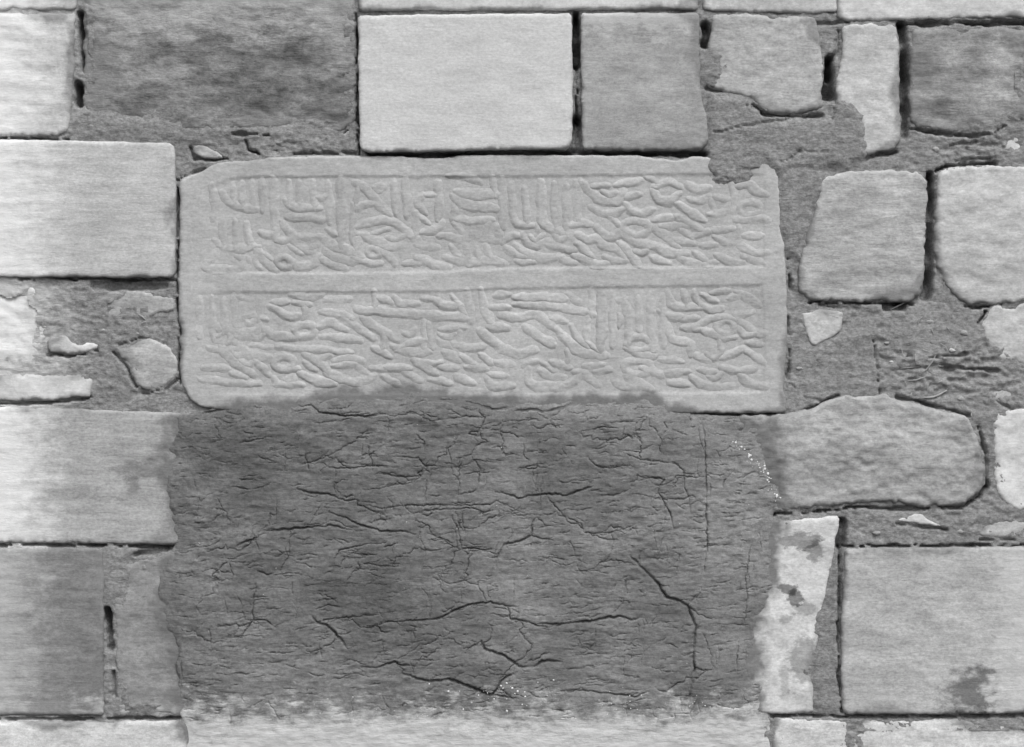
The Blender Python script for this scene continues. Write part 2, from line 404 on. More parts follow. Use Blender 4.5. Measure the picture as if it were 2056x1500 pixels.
stone([(OUT, 817), (60, 817), (200, 823), (345, 828), (385, 832), (385, 1085), (345, 1094), (200, 1091), (OUT, 1089)], 'blotchy', 12, rough=2.2, tool=1.6, jit=1.2, label="squared block with dark blotches left of the plaster")
stone([(OUT, 1098), (195, 1100), (207, 1108), (209, 1260), (208, 1436), (OUT, 1438)], 'leftdark', 14, rough=2.0, tool=2.0, jit=1.2)
stone([(240, 1136), (290, 1120), (340, 1110), (385, 1112), (390, 1436), (236, 1438), (234, 1380), (230, 1300), (226, 1220), (234, 1165)], 'softgrey', 9, rough=7, R=14, jit=2.5, wl=130)
# bottom course
stone([(OUT, 1449), (200, 1449), (366, 1447), (378, 1465), (378, 1740), (OUT, 1740)], 'bottom', 14, rough=2.5)
stone([(1550, 1443), (1650, 1442), (1700, 1448), (1704, 1740), (1552, 1740)], 'bottom', 9, rough=4)
stone([(1712, 1446), (1880, 1445), (2285, 1440), (2285, 1740), (1714, 1740)], 'bottom', 8, rough=5)
# right rubble
stone([(1606, 628), (1650, 622), (1688, 623), (1697, 640), (1690, 662), (1664, 682), (1634, 696), (1622, 680), (1614, 650)], 'pale', 11, rough=4, R=9, jit=1.8, step=3.2, label="small bright triangular chip under the rounded square block")
stone([(1704, 630), (1742, 626), (1748, 640), (1726, 650), (1706, 646)], 'grey', 6, rough=3, R=7, step=3)
stone([(1988, 614), (2050, 609), (2285, 606), (2285, 728), (2040, 732), (2010, 726), (1982, 694), (1968, 652)], 'pale', 10, rough=5, R=18, jit=3)
stone([(2000, 748), (2285, 742), (2285, 778), (2010, 782), (1988, 768)], 'grey', 4, rough=4, R=10)
stone([(1990, 788), (2020, 781), (2050, 790), (2052, 806), (2020, 812), (1992, 804)], 'pale', 8, rough=3, R=10, step=3)
stone([(2004, 824), (2285, 812), (2285, 1030), (2030, 1024), (2000, 990), (1988, 930), (1992, 860)], 'white', 10, rough=5, R=22, jit=3)
stone([(1480, 832), (1545, 834), (1590, 830), (1640, 816), (1676, 797), (1700, 793), (1722, 798), (1748, 796), (1776, 788), (1800, 801), (1850, 811), (1890, 826), (1940, 836), (1956, 860), (1970, 900), (1977, 945), (1974, 978), (1956, 1000), (1930, 1014), (1850, 1017), (1780, 1008), (1700, 1012), (1640, 1019), (1560, 1028), (1480, 1030)], 'boulder', 15, rough=14, R=20, jit=2.2, bulge=6, wl=280, mott=0.17, label="big irregular boulder right of the plaster")
stone([(1800, 1046), (1830, 1032), (1852, 1031), (1862, 1044), (1892, 1056), (1860, 1056), (1836, 1050)], 'white', 11, rough=4, R=6, jit=1.2, step=2.6, label="thin bright flake under the big boulder")
stone([(1962, 1068), (1984, 1052), (2030, 1044), (2090, 1050), (2090, 1078), (2000, 1080), (1972, 1078)], 'pale', 8, rough=3, R=9, step=3)
stone([(1500, 1046), (1560, 1044), (1620, 1042), (1686, 1036), (1681, 1068), (1672, 1120), (1660, 1172), (1650, 1222), (1641, 1290), (1633, 1340), (1632, 1384), (1634, 1432), (1560, 1434), (1490, 1432), (1490, 1200)], 'stained', 12, rough=4, R=8, jit=1.8, label="narrow white stone spotted with dark stains")
stone([(1696, 1101), (1860, 1099), (2285, 1096), (2285, 1430), (1990, 1432), (1800, 1434), (1702, 1434), (1690, 1424), (1689, 1250)], 'corner', 17, rough=2.6, tool=1.5, R=12, jit=1.2, label="large squared block with a dark stain in the lower right corner")
# chips above the slab's left end
stone([(390, 292), (412, 293), (432, 304), (452, 316), (420, 318), (396, 315), (386, 304)], 'pale', 10, rough=4, R=7, jit=1.6, step=2.6, label="bright wedge chip above the slab's broken corner")
stone([(500, 278), (530, 276), (578, 277), (584, 290), (580, 302), (530, 304), (500, 299)], 'grey', 8, rough=5, R=6, jit=2.2, step=2.8)
stone([(592, 280), (640, 276), (676, 283), (672, 300), (620, 305), (592, 299)], 'grey', 5, rough=6, R=7, jit=2.5, step=2.8)
stone([(682, 272), (706, 262), (714, 280), (712, 304), (684, 302)], 'grey', 4, rough=5, R=7, jit=2.2, step=2.8)
stone([(440, 296), (470, 284), (494, 290), (492, 308), (462, 316)], 'grey', 4, rough=5, R=8, jit=2.2, step=2.8)
stone([(1898, 570), (1912, 567), (1930, 574), (1928, 581), (1906, 578)], 'pale', 11, rough=2, R=4, jit=0.8, step=2)
stone([(1866, 682), (1878, 680), (1886, 687), (1880, 693), (1868, 691)], 'pale', 8, rough=2, R=4, jit=0.8, step=2)
stone([(1740, 716), (1752, 714), (1758, 724), (1750, 730), (1741, 726)], 'pale', 8, rough=2, R=4, jit=0.8, step=2)
stone([(1904, 582), (1914, 586), (1926, 596), (1914, 592)], 'pale', 9, rough=2, R=3, jit=0.5, step=2)

for (cx_, cy_, ra, rb, mt) in ((1866, 646, 10, 6, 'grey'), (1800, 630, 9, 5, 'grey'), (1826, 690, 7, 4, 'grey'), (1912, 704, 6, 4, 'pale'), (1938, 668, 9, 6, 'grey'), (1790, 726, 5, 3.5, 'pale'), (1780, 690, 6, 4, 'grey'),
        (1828, 668, 5, 4, 'pale'), (1930, 800, 8, 5, 'grey'), (206, 662, 5, 4, 'pale'), (276, 668, 6, 4, 'grey'), (1660, 762, 6, 4, 'grey'), (1700, 700, 6, 4, 'grey'), (1605, 740, 7, 4, 'grey'), (1600, 660, 6, 5, 'grey'), (1640, 276, 6, 3.5, 'grey'), (1560, 290, 5, 3, 'grey'), (1880, 300, 8, 5, 'grey'), (1760, 1072, 9, 5, 'grey'), (1930, 1068, 8, 5, 'grey'), (330, 262, 8, 4, 'grey')):
    stone([(cx_+ra*math.cos(a_)*random.uniform(.8, 1.2), cy_+rb*math.sin(a_)*random.uniform(.8, 1.2)) for a_ in np.linspace(0, 6.283, 8)[:-1]], mt, 9.5, rough=5, R=7, jit=1.6, step=2.2, res=0, name="pebble")

# ------------------------------------------------------------------ carved slab
SLAB = [(358, 372), (366, 356), (400, 346), (442, 326), (500, 322), (545, 316), (640, 314), (760, 313), (840, 317), (880, 319), (915, 314), (960, 312), (1130, 312), (1290, 313), (1318, 319),
        (1360, 322), (1392, 314), (1440, 318), (1540, 324), (1560, 336), (1566, 400), (1566, 460), (1575, 500), (1579, 600), (1580, 690), (1574, 760), (1571, 785), (1577, 800),
        (1577, 828), (1500, 830), (1410, 830), (900, 832), (470, 828), (404, 817), (378, 800), (365, 775), (360, 740), (363, 700), (358, 685), (365, 668), (358, 640), (357, 560), (359, 480), (361, 400)]
PANEL1 = [(404, 382), (470, 358), (520, 356), (760, 355), (1000, 355), (1200, 353), (1420, 350), (1536, 350), (1534, 536), (1200, 537), (1000, 540), (820, 547), (600, 549), (404, 548)]
PANEL2 = [(402, 588), (600, 587), (760, 586), (900, 585), (1000, 581), (1200, 577), (1530, 573), (1536, 680), (1534, 788), (1300, 790), (1000, 792), (402, 792)]
H_S = 14.5; SINK = 2.3
def slab_tone(x, y):
    return 0.02 + 0.11*fbm(x, y, 230, 4, 95, sy=1.3) + 0.09*fbm(x, y, 60, 4, 96, sy=2.0, gain=.6)
def slab_ground(x, y):
    """height of the slab's own face: rim, bands and the two sunk panels"""
    wx = x + 2.0*fbm(x, y, 50, 3, 71); wy = y + 1.6*fbm(x, y, 42, 4, 72)
    p1 = sdist(wx, wy, PANEL1); p2 = sdist(wx, wy, PANEL2)
    p = np.maximum(p1, p2)
    edge = 4.0 + 2.0*sstep(0.0, 1.0, fbm(x, y, 130, 2, 77)) + 5.0*sstep(520, 400, x)
    s = sstep(-edge*0.6, edge*0.6, p)
    # the panels fade out to the left and the right, where the rim is worn level
    fade = sstep(385, 470, x)*sstep(1552, 1515, x)
    fade2 = np.where(y > 700, sstep(815, 775, y), 1)
    h = H_S - SINK*s*fade*fade2
    h = h + 1.1*fbm(x, y, 150, 4, 80, sy=1.4) + 0.62*fbm(x, y, 30, 5, 81, sy=1.6, gain=.6)
    return h
ol = straight_line(chaikin(SLAB, 1), 4.0, closed=True)
ol = ol + np.column_stack([fbm(ol[:, 0], ol[:, 1], 30, 4, 90, gain=.6)*1.8, fbm(ol[:, 0]+99, ol[:, 1], 30, 4, 91, gain=.6)*1.8])
xy, f = fill(ol, 2.9, seed=5)
x, y = xy[:, 0], xy[:, 1]
e = np.maximum(sdist(x, y, [tuple(p) for p in ol]), 0)
r = 3.5 + 14*np.maximum(0, fbm(x, y, 70, 4, 93, gain=.65)-0.1) + 8*sstep(400, 358, x)
t = np.clip(1-e/r, 0, 1)
rv_, rt_ = residue(x, y, e, 0.55, 55, 11)
hh = slab_ground(x, y) - r*0.75*(1-np.sqrt(np.maximum(1-t*t, 0)))
STONES.append([tuple(p) for p in ol[::2]])
solid("slab", xy, hh, f, -90, MATS['slab'], slab_root, attrs={"residue": rv_, "residue_tone": rt_, "tone": slab_tone(x, y)})

# letter strokes: (half width, [centre line]) traced on the slab
D = 8
LET = []
def s(*pts, w=7.0, up=0.0): LET.append((w, [(a, b-up) for a, b in pts]))
def ring(cx, cy, rx, ry, w=5.5, a0=0, a1=360):
    LET.append((w, [(cx+rx*math.cos(math.radians(a)), cy+ry*math.sin(math.radians(a))) for a in np.linspace(a0, a1, 15)]))
# -- upper band, upper row, left to right
s((449, 392), (456, 406), (476, 414), (510, 420)); s((468, 374), (469, 408), w=5.5); s((487, 372), (487, 412), w=5.5); s((507, 370), (509, 418), w=6)
s((549, 364), (551, 420), (553, 470), w=8)
s((576, 405), (590, 415), (638, 419)); s((580, 370), (582, 410), w=5.5); s((600, 371), (602, 414), w=5.5); s((628, 368), (633, 416), w=6)
s((580, 436), (612, 437), (642, 440), w=7)
s((684, 366), (685, 430), (684, 492), w=8); s((708, 416), (710, 482), w=6)
s((716, 368), (735, 380), (750, 396), (762, 414), (778, 428), w=8); s((718, 372), (714, 418), w=5); s((716, 418), (735, 410), (756, 408), w=6)
s((757, 378), (766, 377), w=9)
s((791, 370), (795, 424), w=7.5); s((814, 365), (818, 428), w=7.5)
s((846, 394), (838, 408), (850, 424), w=6); s((858, 390), (874, 392), w=6)
s((905, 352), (930, 354), (960, 366), w=6); s((990, 362), (994, 388), w=6)
s((922, 388), (950, 390), (997, 390), w=8.5); s((912, 396), (922, 404), (945, 411), (996, 419), w=8.5)
s((922, 440), (950, 444), (984, 442), w=7)
s((1028, 374), (1030, 430), (1040, 449), (1064, 452), w=7); s((1054, 382), (1057, 446), w=6.5)
s((1086, 370), (1089, 440), (1104, 458), (1132, 467), w=8); s((1111, 374), (1113, 450), w=6.5); s((1137, 376), (1138, 464), w=7)
s((1160, 380), (1160, 436), (1172, 448), w=7)
s((1170, 370), (1188, 388), (1210, 402), (1238, 405), (1250, 390), w=8); s((1196, 374), (1218, 373), w=6.5); s((1244, 371), (1262, 368), (1282, 364), w=6.5)
s((1190, 418), (1208, 426), (1230, 430), (1248, 420), w=7)
s((1258, 414), (1270, 427), (1290, 430), (1306, 424), w=7); s((1258, 396), (1280, 392), w=6)
s((1312, 386), (1322, 402), (1346, 404), (1360, 392), w=7.5); s((1316, 372), (1340, 366), (1360, 372), w=6); s((1300, 356), (1318, 364), w=5)
s((1362, 412), (1384, 426), (1410, 442), w=7); s((1360, 436), (1378, 447), (1402, 460), w=7); s((1384, 372), (1402, 380), (1420, 378), w=7)
s((1388, 400), (1404, 404), (1420, 398), w=6); s((1430, 430), (1455, 425), (1462, 410), w=7); s((1440, 396), (1462, 400), w=6); s((1426, 404), (1432, 420), w=5)
s((1484, 374), (1504, 372), (1518, 384), (1534, 390), w=7); ring(1506, 419, 21, 12, 6); s((1482, 440), (1512, 438), (1536, 440), w=7)
# -- upper band, lower row
s((446, 448), (449, 492), w=6); s((472, 448), (474, 492), w=6); s((497, 452), (500, 494), w=6); s((436, 488), (450, 498), (480, 498), (512, 496), w=7)
s((434, 508), (420, 524), (416, 538), (446, 541), (478, 539), (488, 524), w=7); s((480, 516), (496, 522), w=6)
s((510, 496), (528, 518), (550, 540), w=8); ring(528, 524, 15, 12, 5, 120, 330); ring(571, 528, 15, 11, 5.5)
s((566, 450), (584, 470), (600, 488), (618, 504), w=8); s((584, 524), (602, 535), (628, 532), (640, 518), w=7.5); s((604, 474), (636, 476), w=5.5); s((620, 500), (634, 494), w=6)
s((644, 478), (668, 494), (694, 500), (720, 514), w=8); s((656, 505), (676, 519), (708, 525), w=7.5); s((646, 520), (664, 529), (688, 538), w=7); s((720, 480), (716, 500), w=6)
s((718, 454), (744, 446), (772, 442), (794, 448), (815, 464), (840, 486), w=7.5); s((726, 472), (756, 483), (786, 496), (808, 494), w=7.5); s((748, 470), (776, 462), w=5)
ring(749, 509, 12, 10, 5); s((762, 502), (780, 512), (790, 526), w=7); s((712, 520), (742, 530), (758, 530), w=6)
s((852, 466), (872, 462), (886, 450), w=6.5); s((842, 492), (858, 495), (874, 496), w=6.5); s((840, 518), (866, 530), (896, 536), w=8); s((816, 530), (840, 527), w=6.5)
s((888, 474), (910, 478), (932, 480), (950, 472), (966, 477), (996, 483), w=7.5); s((914, 450), (926, 462), w=5); s((982, 450), (974, 464), w=5)
s((898, 518), (920, 525), (934, 522), (948, 527), (986, 523), (1008, 530), w=7.5); s((936, 496), (940, 516), w=6); s((956, 500), (962, 518), w=6); s((976, 496), (984, 516), w=6); s((910, 500), (920, 512), w=5)
s((1012, 484), (1028, 472), (1040, 474), w=6); s((1018, 500), (1034, 512), (1048, 514), w=6)
s((1052, 476), (1062, 489), (1078, 494), (1096, 488), (1108, 492), (1128, 498), (1150, 503), w=7); s((1040, 496), (1068, 511), (1095, 519), (1122, 517), w=8); s((1040, 524), (1068, 526), w=6.5)
s((1126, 520), (1150, 528), w=6.5); s((1156, 514), (1180, 524), (1196, 531), (1214, 529), w=7.5)
s((1148, 452), (1164, 448), (1180, 450), w=6.5); s((1164, 474), (1178, 481), (1198, 479), (1212, 494), (1236, 498), (1250, 512), w=7.5); s((1200, 460), (1214, 474), (1232, 475), (1248, 467), (1270, 483), (1292, 491), w=7.5)
s((1160, 492), (1186, 514), w=6); s((1220, 518), (1236, 525), (1252, 524), w=6.5); s((1246, 492), (1262, 508), (1278, 528), w=7)
ring(1278, 457, 28, 14, 6.5); s((1292, 488), (1318, 497), (1346, 507), (1376, 510), w=8); s((1304, 456), (1318, 463), (1342, 477), (1358, 490), w=7.5); s((1312, 518), (1338, 526), w=6.5)
s((1316, 442), (1348, 436), w=6.5); s((1330, 456), (1352, 452), (1386, 454), w=6); s((1360, 482), (1390, 489), w=7); s((1394, 473), (1420, 468), w=6.5); s((1364, 516), (1380, 526), (1402, 528), w=7.5)
s((1400, 512), (1412, 520), w=6); s((1436, 463), (1468, 459), w=6.5); s((1412, 494), (1434, 493), w=6); s((1440, 480), (1462, 490), (1478, 486), w=6.5); s((1444, 516), (1464, 524), (1488, 525), w=7.5); s((1414, 529), (1432, 529), w=6)
s((1498, 474), (1524, 474), w=7); s((1486, 494), (1508, 508), (1536, 508), w=7); s((1496, 516), (1526, 528), w=7.5); s((1484, 458), (1482, 482), w=5.5)
# -- lower band, upper row
s((401, 604), (402, 672), w=6); s((426, 602), (428, 676), w=5.5); s((449, 606), (450, 660), (440, 672), w=5.5); s((480, 596), (500, 600), w=5)
s((552, 606), (574, 607), w=6.5); s((548, 618), (574, 634), (598, 634), w=7); s((590, 594), (612, 598), (640, 594), w=6); s((596, 610), (618, 610), w=6); s((660, 601), (698, 601), w=7); s((650, 628), (680, 632), (702, 640), w=6.5)
s((480, 640), (505, 632), (530, 640), w=6); s((436, 658), (450, 664), (466, 662), (482, 668), (514, 664), (520, 656), w=6.5); s((478, 673), (506, 676), w=6.5); s((532, 662), (552, 676), (590, 678), w=7)
ring(611, 664, 20, 13, 6); s((640, 656), (664, 648), (690, 660), w=6.5); s((690, 640), (720, 660), (746, 676), w=6.5); s((650, 676), (690, 680), (720, 684), w=6)
s((720, 621), (780, 627), (838, 632), (890, 636), (942, 640), w=7.5); s((734, 642), (760, 660), (792, 680), w=7.5); s((794, 600), (806, 609), (832, 610), w=6.5); s((762, 600), (782, 606), w=6); s((878, 606), (896, 614), (922, 615), w=7); s((850, 598), (870, 602), w=5)
s((912, 600), (932, 628), w=6); s((938, 588), (944, 640), w=7.5); s((966, 588), (974, 622), (984, 644), w=7.5); s((860, 656), (866, 690), w=7); s((890, 660), (930, 658), w=6)
s((1000, 594), (1020, 592), w=6); s((1040, 596), (1066, 597), (1092, 596), (1130, 600), w=7.5); s((1142, 594), (1160, 606), w=7); s((1038, 611), (1100, 616), (1150, 622), (1188, 630), w=7.5); s((988, 618), (1018, 618), w=6.5)
s((1008, 634), (1044, 638), (1074, 632), (1092, 642), (1106, 652), w=7.5); s((984, 658), (1014, 658), w=7)
s((966, 666), (990, 686), (1016, 702), (1042, 710), (1070, 704), w=9); s((1058, 660), (1082, 675), (1108, 690), w=8); s((1128, 672), (1148, 692), (1168, 708), (1212, 713), w=9); s((1110, 640), (1130, 644), w=6); s((1150, 660), (1160, 680), (1176, 694), w=6)
s((1180, 640), (1176, 690), w=6); s((1206, 584), (1209, 640), (1206, 700), w=8.5); s((1231, 586), (1230, 690), w=6.5); s((1254, 600), (1262, 640), (1262, 690), w=7); s((1240, 602), (1254, 600), w=5.5)
s((1281, 600), (1284, 662), w=6.5); s((1306, 596), (1309, 660), (1310, 700), w=8); ring(1283, 691, 24, 13, 6); s((1262, 700), (1290, 712), (1310, 716), w=6.5)
s((1342, 590), (1346, 606), (1356, 616), (1376, 617), (1404, 617), w=7); s((1372, 590), (1378, 612), w=5.5); s((1394, 592), (1402, 610), w=5.5); s((1410, 613), (1426, 622), (1446, 621), w=7); s((1432, 588), (1458, 585), w=6.5); s((1414, 594), (1434, 603), w=6); s((1470, 598), (1482, 594), w=6); s((1484, 590), (1502, 598), (1520, 610), w=7)
s((1330, 629), (1348, 636), (1366, 637), w=7); s((1374, 642), (1396, 640), w=5.5); s((1404, 652), (1424, 640), (1446, 636), (1470, 640), w=6.5); ring(1456, 658, 17, 13, 5.5); s((1480, 632), (1506, 628), w=6.5)
s((1374, 659), (1402, 659), w=6.5); s((1340, 658), (1346, 674), (1358, 684), (1382, 689), w=7.5); s((1416, 664), (1432, 672), (1450, 676), (1470, 676), w=7); s((1486, 644), (1502, 656), (1516, 667), (1530, 668), w=7); s((1486, 664), (1496, 674), (1510, 670), w=6.5); s((1508, 690), (1524, 690), w=6)
# -- lower band, lower row
s((424, 700), (452, 704), (480, 700), w=6); s((446, 704), (462, 718), (482, 734), (504, 750), w=8); s((476, 692), (496, 709), (516, 714), (546, 720), w=8); s((510, 694), (540, 697), w=6); s((560, 697), (632, 701), (700, 706), w=6.5); s((416, 738), (436, 739), (454, 741), w=6.5)
ring(569, 728, 20, 13, 6.5); s((514, 726), (536, 750), w=6.5); s((566, 742), (596, 741), w=6); s((582, 764), (584, 764), w=12); s((616, 714), (642, 728), (658, 748), w=7.5); s((608, 752), (640, 765), (668, 770), w=8); s((552, 762), (562, 772), (600, 774), w=6)
s((408, 761), (434, 762), w=6.5); s((446, 766), (480, 769), (518, 770), w=6.5); s((468, 750), (490, 758), w=6); s((640, 722), (660, 716), w=6)
s((676, 724), (700, 718), (724, 724), w=6.5); s((674, 735), (710, 733), w=6.5); s((660, 752), (692, 762), (716, 766), (746, 757), w=7.5)
s((756, 700), (780, 716), w=6.5); s((800, 700), (830, 688), (850, 684), w=6.5); s((794, 698), (814, 706), (834, 709), (856, 706), w=7.5); s((778, 739), (818, 739), w=7); s((750, 740), (770, 742), w=5.5)
s((836, 724), (854, 735), (870, 748), w=8); s((896, 709), (918, 721), w=7.5); s((884, 684), (898, 693), w=6.5); s((914, 693), (942, 699), (966, 697), w=7.5); s((928, 716), (950, 732), w=7); s((888, 737), (912, 739), w=7); s((942, 738), (972, 740), w=7)
s((816, 748), (842, 764), w=7.5); s((772, 758), (794, 770), w=7); s((868, 764), (900, 768), w=6); s((920, 756), (944, 768), w=6.5)
s((986, 752), (1010, 755), w=6.5); s((980, 764), (990, 775), (1024, 775), w=7.5); s((1000, 728), (1024, 732), w=6); s((1056, 734), (1076, 726), w=6)
s((1062, 744), (1064, 766), (1080, 776), (1110, 777), (1144, 771), (1160, 758), w=8); s((1086, 746), (1104, 757), (1126, 757), w=7); s((1158, 748), (1180, 758), (1196, 770), w=7.5); s((1180, 735), (1204, 733), w=6.5)
s((1112, 728), (1140, 736), w=6.5); s((1200, 746), (1222, 744), w=5.5); ring(1280, 738, 27, 15, 6.5); s((1236, 766), (1254, 775), (1276, 776), w=7.5); s((1262, 756), (1284, 769), (1304, 780), w=8); s((1294, 740), (1326, 753), w=7.5)
s((1330, 722), (1364, 726), w=6); s((1340, 750), (1378, 747), w=6.5); s((1350, 768), (1376, 772), w=7); s((1394, 762), (1412, 772), (1440, 776), w=7.5); s((1400, 716), (1420, 722), w=6); s((1454, 718), (1488, 704), w=7); s((1498, 704), (1528, 724), w=7); s((1454, 740), (1484, 746), (1510, 740), w=7); s((1408, 742), (1430, 746), w=6); s((1488, 758), (1504, 770), (1530, 776), w=7.5); s((1450, 778), (1476, 774), w=6)

for ux, ya, yb, uw in ((428, 376, 436, 6), (526, 368, 420, 5.5), (660, 372, 440, 6), (1008, 366, 452, 7.5), (880, 372, 440, 6.5), (834, 432, 470, 5.5), (1470, 366, 420, 6), (470, 600, 650, 5.5), (520, 606, 640, 5.5), (752, 590, 614, 5.5), (1186, 588, 628, 6), (1330, 596, 690, 6), (850, 646, 700, 6), (1156, 372, 436, 6)):
    s((ux, ya), (ux+2, (ya+yb)/2), (ux+1, yb), w=uw)
rngL = np.random.default_rng(4)
E = 3.7
# small marks in the open places between the letters
allp = np.concatenate([smooth_line(p, 3.0) for _, p in LET])
rm = random.Random(21); nm_ = 0
for _ in range(4000):
    if nm_ >= 62 or len(LET) >= 300: break
    ax, ay = rm.uniform(425, 1515), rm.choice([rm.uniform(370, 530), rm.uniform(600, 776)])
    if np.min(np.hypot(allp[:, 0]-ax, allp[:, 1]-ay)) < 13: continue
    kind = rm.random(); l = rm.uniform(6, 12)
    if kind < 0.45: p = [(ax-l, ay-rm.uniform(-2, 4)), (ax, ay+3), (ax+l, ay-rm.uniform(0, 5))]
    elif kind < 0.75: p = [(ax-l*0.7, ay-l*0.5), (ax+l*0.2, ay+1), (ax+l*0.8, ay+l*0.6)]
    else: p = [(ax, ay-l), (ax+1, ay), (ax-1, ay+l*0.8)]
    LET.append((rm.uniform(4.2, 5.6), p)); allp = np.concatenate([allp, smooth_line(p, 3.0)]); nm_ += 1
for (w, pts) in LET:
    c = smooth_line(pts, 3.0); w = w*1.2 if len(pts) > 2 else w*1.1; c = np.vstack([c[:1]*2-c[2:3], c, c[-1:]*2-c[-3:-2]]) if len(c) > 3 and np.hypot(*(c[0]-c[-1])) > 3 else c
    st = 1.9
    gx, gy = np.meshgrid(np.arange(c[:, 0].min()-w-6, c[:, 0].max()+w+6, st), np.arange(c[:, 1].min()-w-6, c[:, 1].max()+w+6, st))
    wx = gx + 3.0*fbm(gx, gy, 36, 4, 61); wy = gy + 3.0*fbm(gx, gy, 36, 4, 62)
    d, fr = seg_dist(wx, wy, c)
    closed = np.hypot(*(c[0]-c[-1])) < 3
    pen = 0.9 if closed else 0.58 + 0.42*np.clip(np.sin(np.pi*np.clip(fr, 0, 1)), 0, 1)**0.45
    ww = w*pen*(0.92 + 0.26*fbm(gx, gy, 34, 3, 64))
    worn = 0.80 + 0.60*fbm(gx, gy, 90, 3, 66)
    worn = worn*(0.72+0.28*sstep(400, 560, gx))*(0.6+0.4*sstep(1545, 1490, gx))
    H = (SINK-0.3 + rngL.uniform(-0.30, 0.30))*np.clip(worn, 0.25, 1.2)
    k = sstep(ww+E, ww-E, d)
    h = slab_ground(gx, gy) + H*k - 1.3*sstep(ww+E-1.2, ww+E+1.2, d) - 0.10 + 0.25*(1-np.clip(d/ww, 0, 1))
    keep = (d < ww+E+1.6)
    ny, nx = gx.shape
    cell = keep[:-1, :-1] & keep[1:, :-1] & keep[:-1, 1:] & keep[1:, 1:]
    idx = np.arange(nx*ny).reshape(ny, nx)
    q = np.stack([idx[:-1, :-1], idx[1:, :-1], idx[1:, 1:], idx[:-1, 1:]], -1)[cell]
    used = np.unique(q); mp = np.full(nx*ny, -1); mp[used] = np.arange(len(used))
    P = np.column_stack([gx.ravel()[used], gy.ravel()[used], h.ravel()[used]])
    rr_, rt_ = residue(P[:, 0], P[:, 1], np.full(len(P), 99.0), 0.55, 55, 11)
    build("letter", P, [tuple(r_) for r_ in mp[q]], MATS['slab'], slab_root, attrs={"residue": rr_, "residue_tone": rt_, "tone": slab_tone(P[:, 0], P[:, 1])})

# ------------------------------------------------------------------ plaster with its cracks
CR = []    # (half width, depth, points)
def c(w, *p): CR.append((w, w*4.2, list(p)))
c(1.6, (660, 793), (732, 799), (779, 799), (826, 791)); c(2.6, (862, 804), (926, 806), (959, 815), (991, 822), (1034, 817)); c(2.6, (1034, 826), (1067, 822), (1092, 827), (1124, 820), (1150, 811))
c(2.0, (590, 815), (626, 815), (641, 827), (684, 835), (738, 836), (775, 831)); c(1.3, (844, 826), (862, 835), (883, 838)); c(1.6, (876, 844), (912, 840), (934, 836), (970, 838))
c(1.6, (1160, 867), (1182, 863), (1211, 858), (1240, 858)); c(1.5, (1240, 847), (1276, 847)); c(1.3, (944, 854), (962, 860), (966, 880), (980, 887), (955, 894), (948, 912), (926, 917), (919, 937), (912, 941))
c(1.2, (836, 872), (851, 887), (851, 901)); c(1.5, (608, 932), (641, 923), (673, 908), (706, 890), (738, 865)); c(1.7, (790, 917), (840, 919), (854, 937), (872, 934), (908, 941))
c(1.6, (660, 939), (703, 941), (743, 935), (782, 937)); c(1.6, (764, 948), (797, 957), (847, 957)); c(1.0, (1042, 943), (1067, 935), (1096, 930))
c(2.2, (995, 988), (1020, 991), (1042, 1000), (1063, 995), (1106, 991), (1139, 995), (1164, 984), (1196, 975)); c(1.5, (919, 993), (948, 988), (959, 980), (963, 940))
c(1.3, (1178, 917), (1196, 935), (1222, 941), (1247, 935), (1272, 937)); c(1.4, (1258, 912), (1286, 923), (1322, 926), (1355, 930), (1373, 944), (1373, 977), (1384, 1002), (1384, 1028))
c(1.7, (1286, 952), (1301, 959), (1333, 961), (1326, 973), (1322, 989), (1344, 1028), (1351, 1061)); c(1.5, (1207, 995), (1236, 993), (1268, 982))
c(1.8, (1408, 838), (1414, 876), (1417, 948), (1417, 1032), (1420, 1079), (1416, 1129), (1410, 1160))
c(1.5, (739, 1016), (768, 1021), (833, 1014), (912, 1014), (984, 1012), (998, 1005), (1024, 1018), (1052, 1030)); c(1.5, (840, 1027), (880, 1023), (926, 1021), (948, 1019), (970, 1028), (995, 1025))
c(2.2, (660, 1027), (689, 1037), (707, 1046), (736, 1057), (768, 1066), (815, 1068), (836, 1073)); c(1.0, (929, 1022), (928, 1045), (935, 1075))
c(2.4, (1078, 1032), (1069, 1046), (1067, 1075), (1042, 1086), (1013, 1093), (1002, 1108), (995, 1140)); c(1.4, (1067, 1075), (1085, 1080), (1110, 1084))
c(1.6, (666, 1151), (671, 1126), (682, 1104), (714, 1097), (746, 1091)); c(1.4, (772, 1097), (797, 1091)); c(1.5, (854, 1106), (894, 1102)); c(1.7, (926, 1102), (952, 1100), (966, 1104), (988, 1102))
c(1.3, (725, 1115), (757, 1113)); c(1.3, (761, 1136), (800, 1136)); c(1.2, (872, 1077), (890, 1081), (908, 1091)); c(1.4, (1171, 1068), (1200, 1070), (1229, 1068))
c(3.0, (1265, 1117), (1279, 1129), (1301, 1151), (1319, 1169), (1337, 1198), (1362, 1205), (1380, 1214), (1387, 1234), (1396, 1259), (1391, 1302), (1394, 1338), (1384, 1388), (1380, 1420)); c(1.4, (1398, 1194), (1380, 1214))
c(1.4, (1171, 1145), (1193, 1140), (1207, 1127), (1225, 1124), (1268, 1129)); c(1.4, (880, 1153), (887, 1165), (905, 1172), (934, 1165), (959, 1176), (970, 1190), (977, 1208))
c(2.0, (797, 1248), (833, 1244), (872, 1243), (894, 1235), (912, 1225), (948, 1212), (984, 1208), (1020, 1216), (1038, 1219)); c(2.0, (1020, 1216), (1025, 1241), (1049, 1246), (1074, 1253), (1096, 1259))
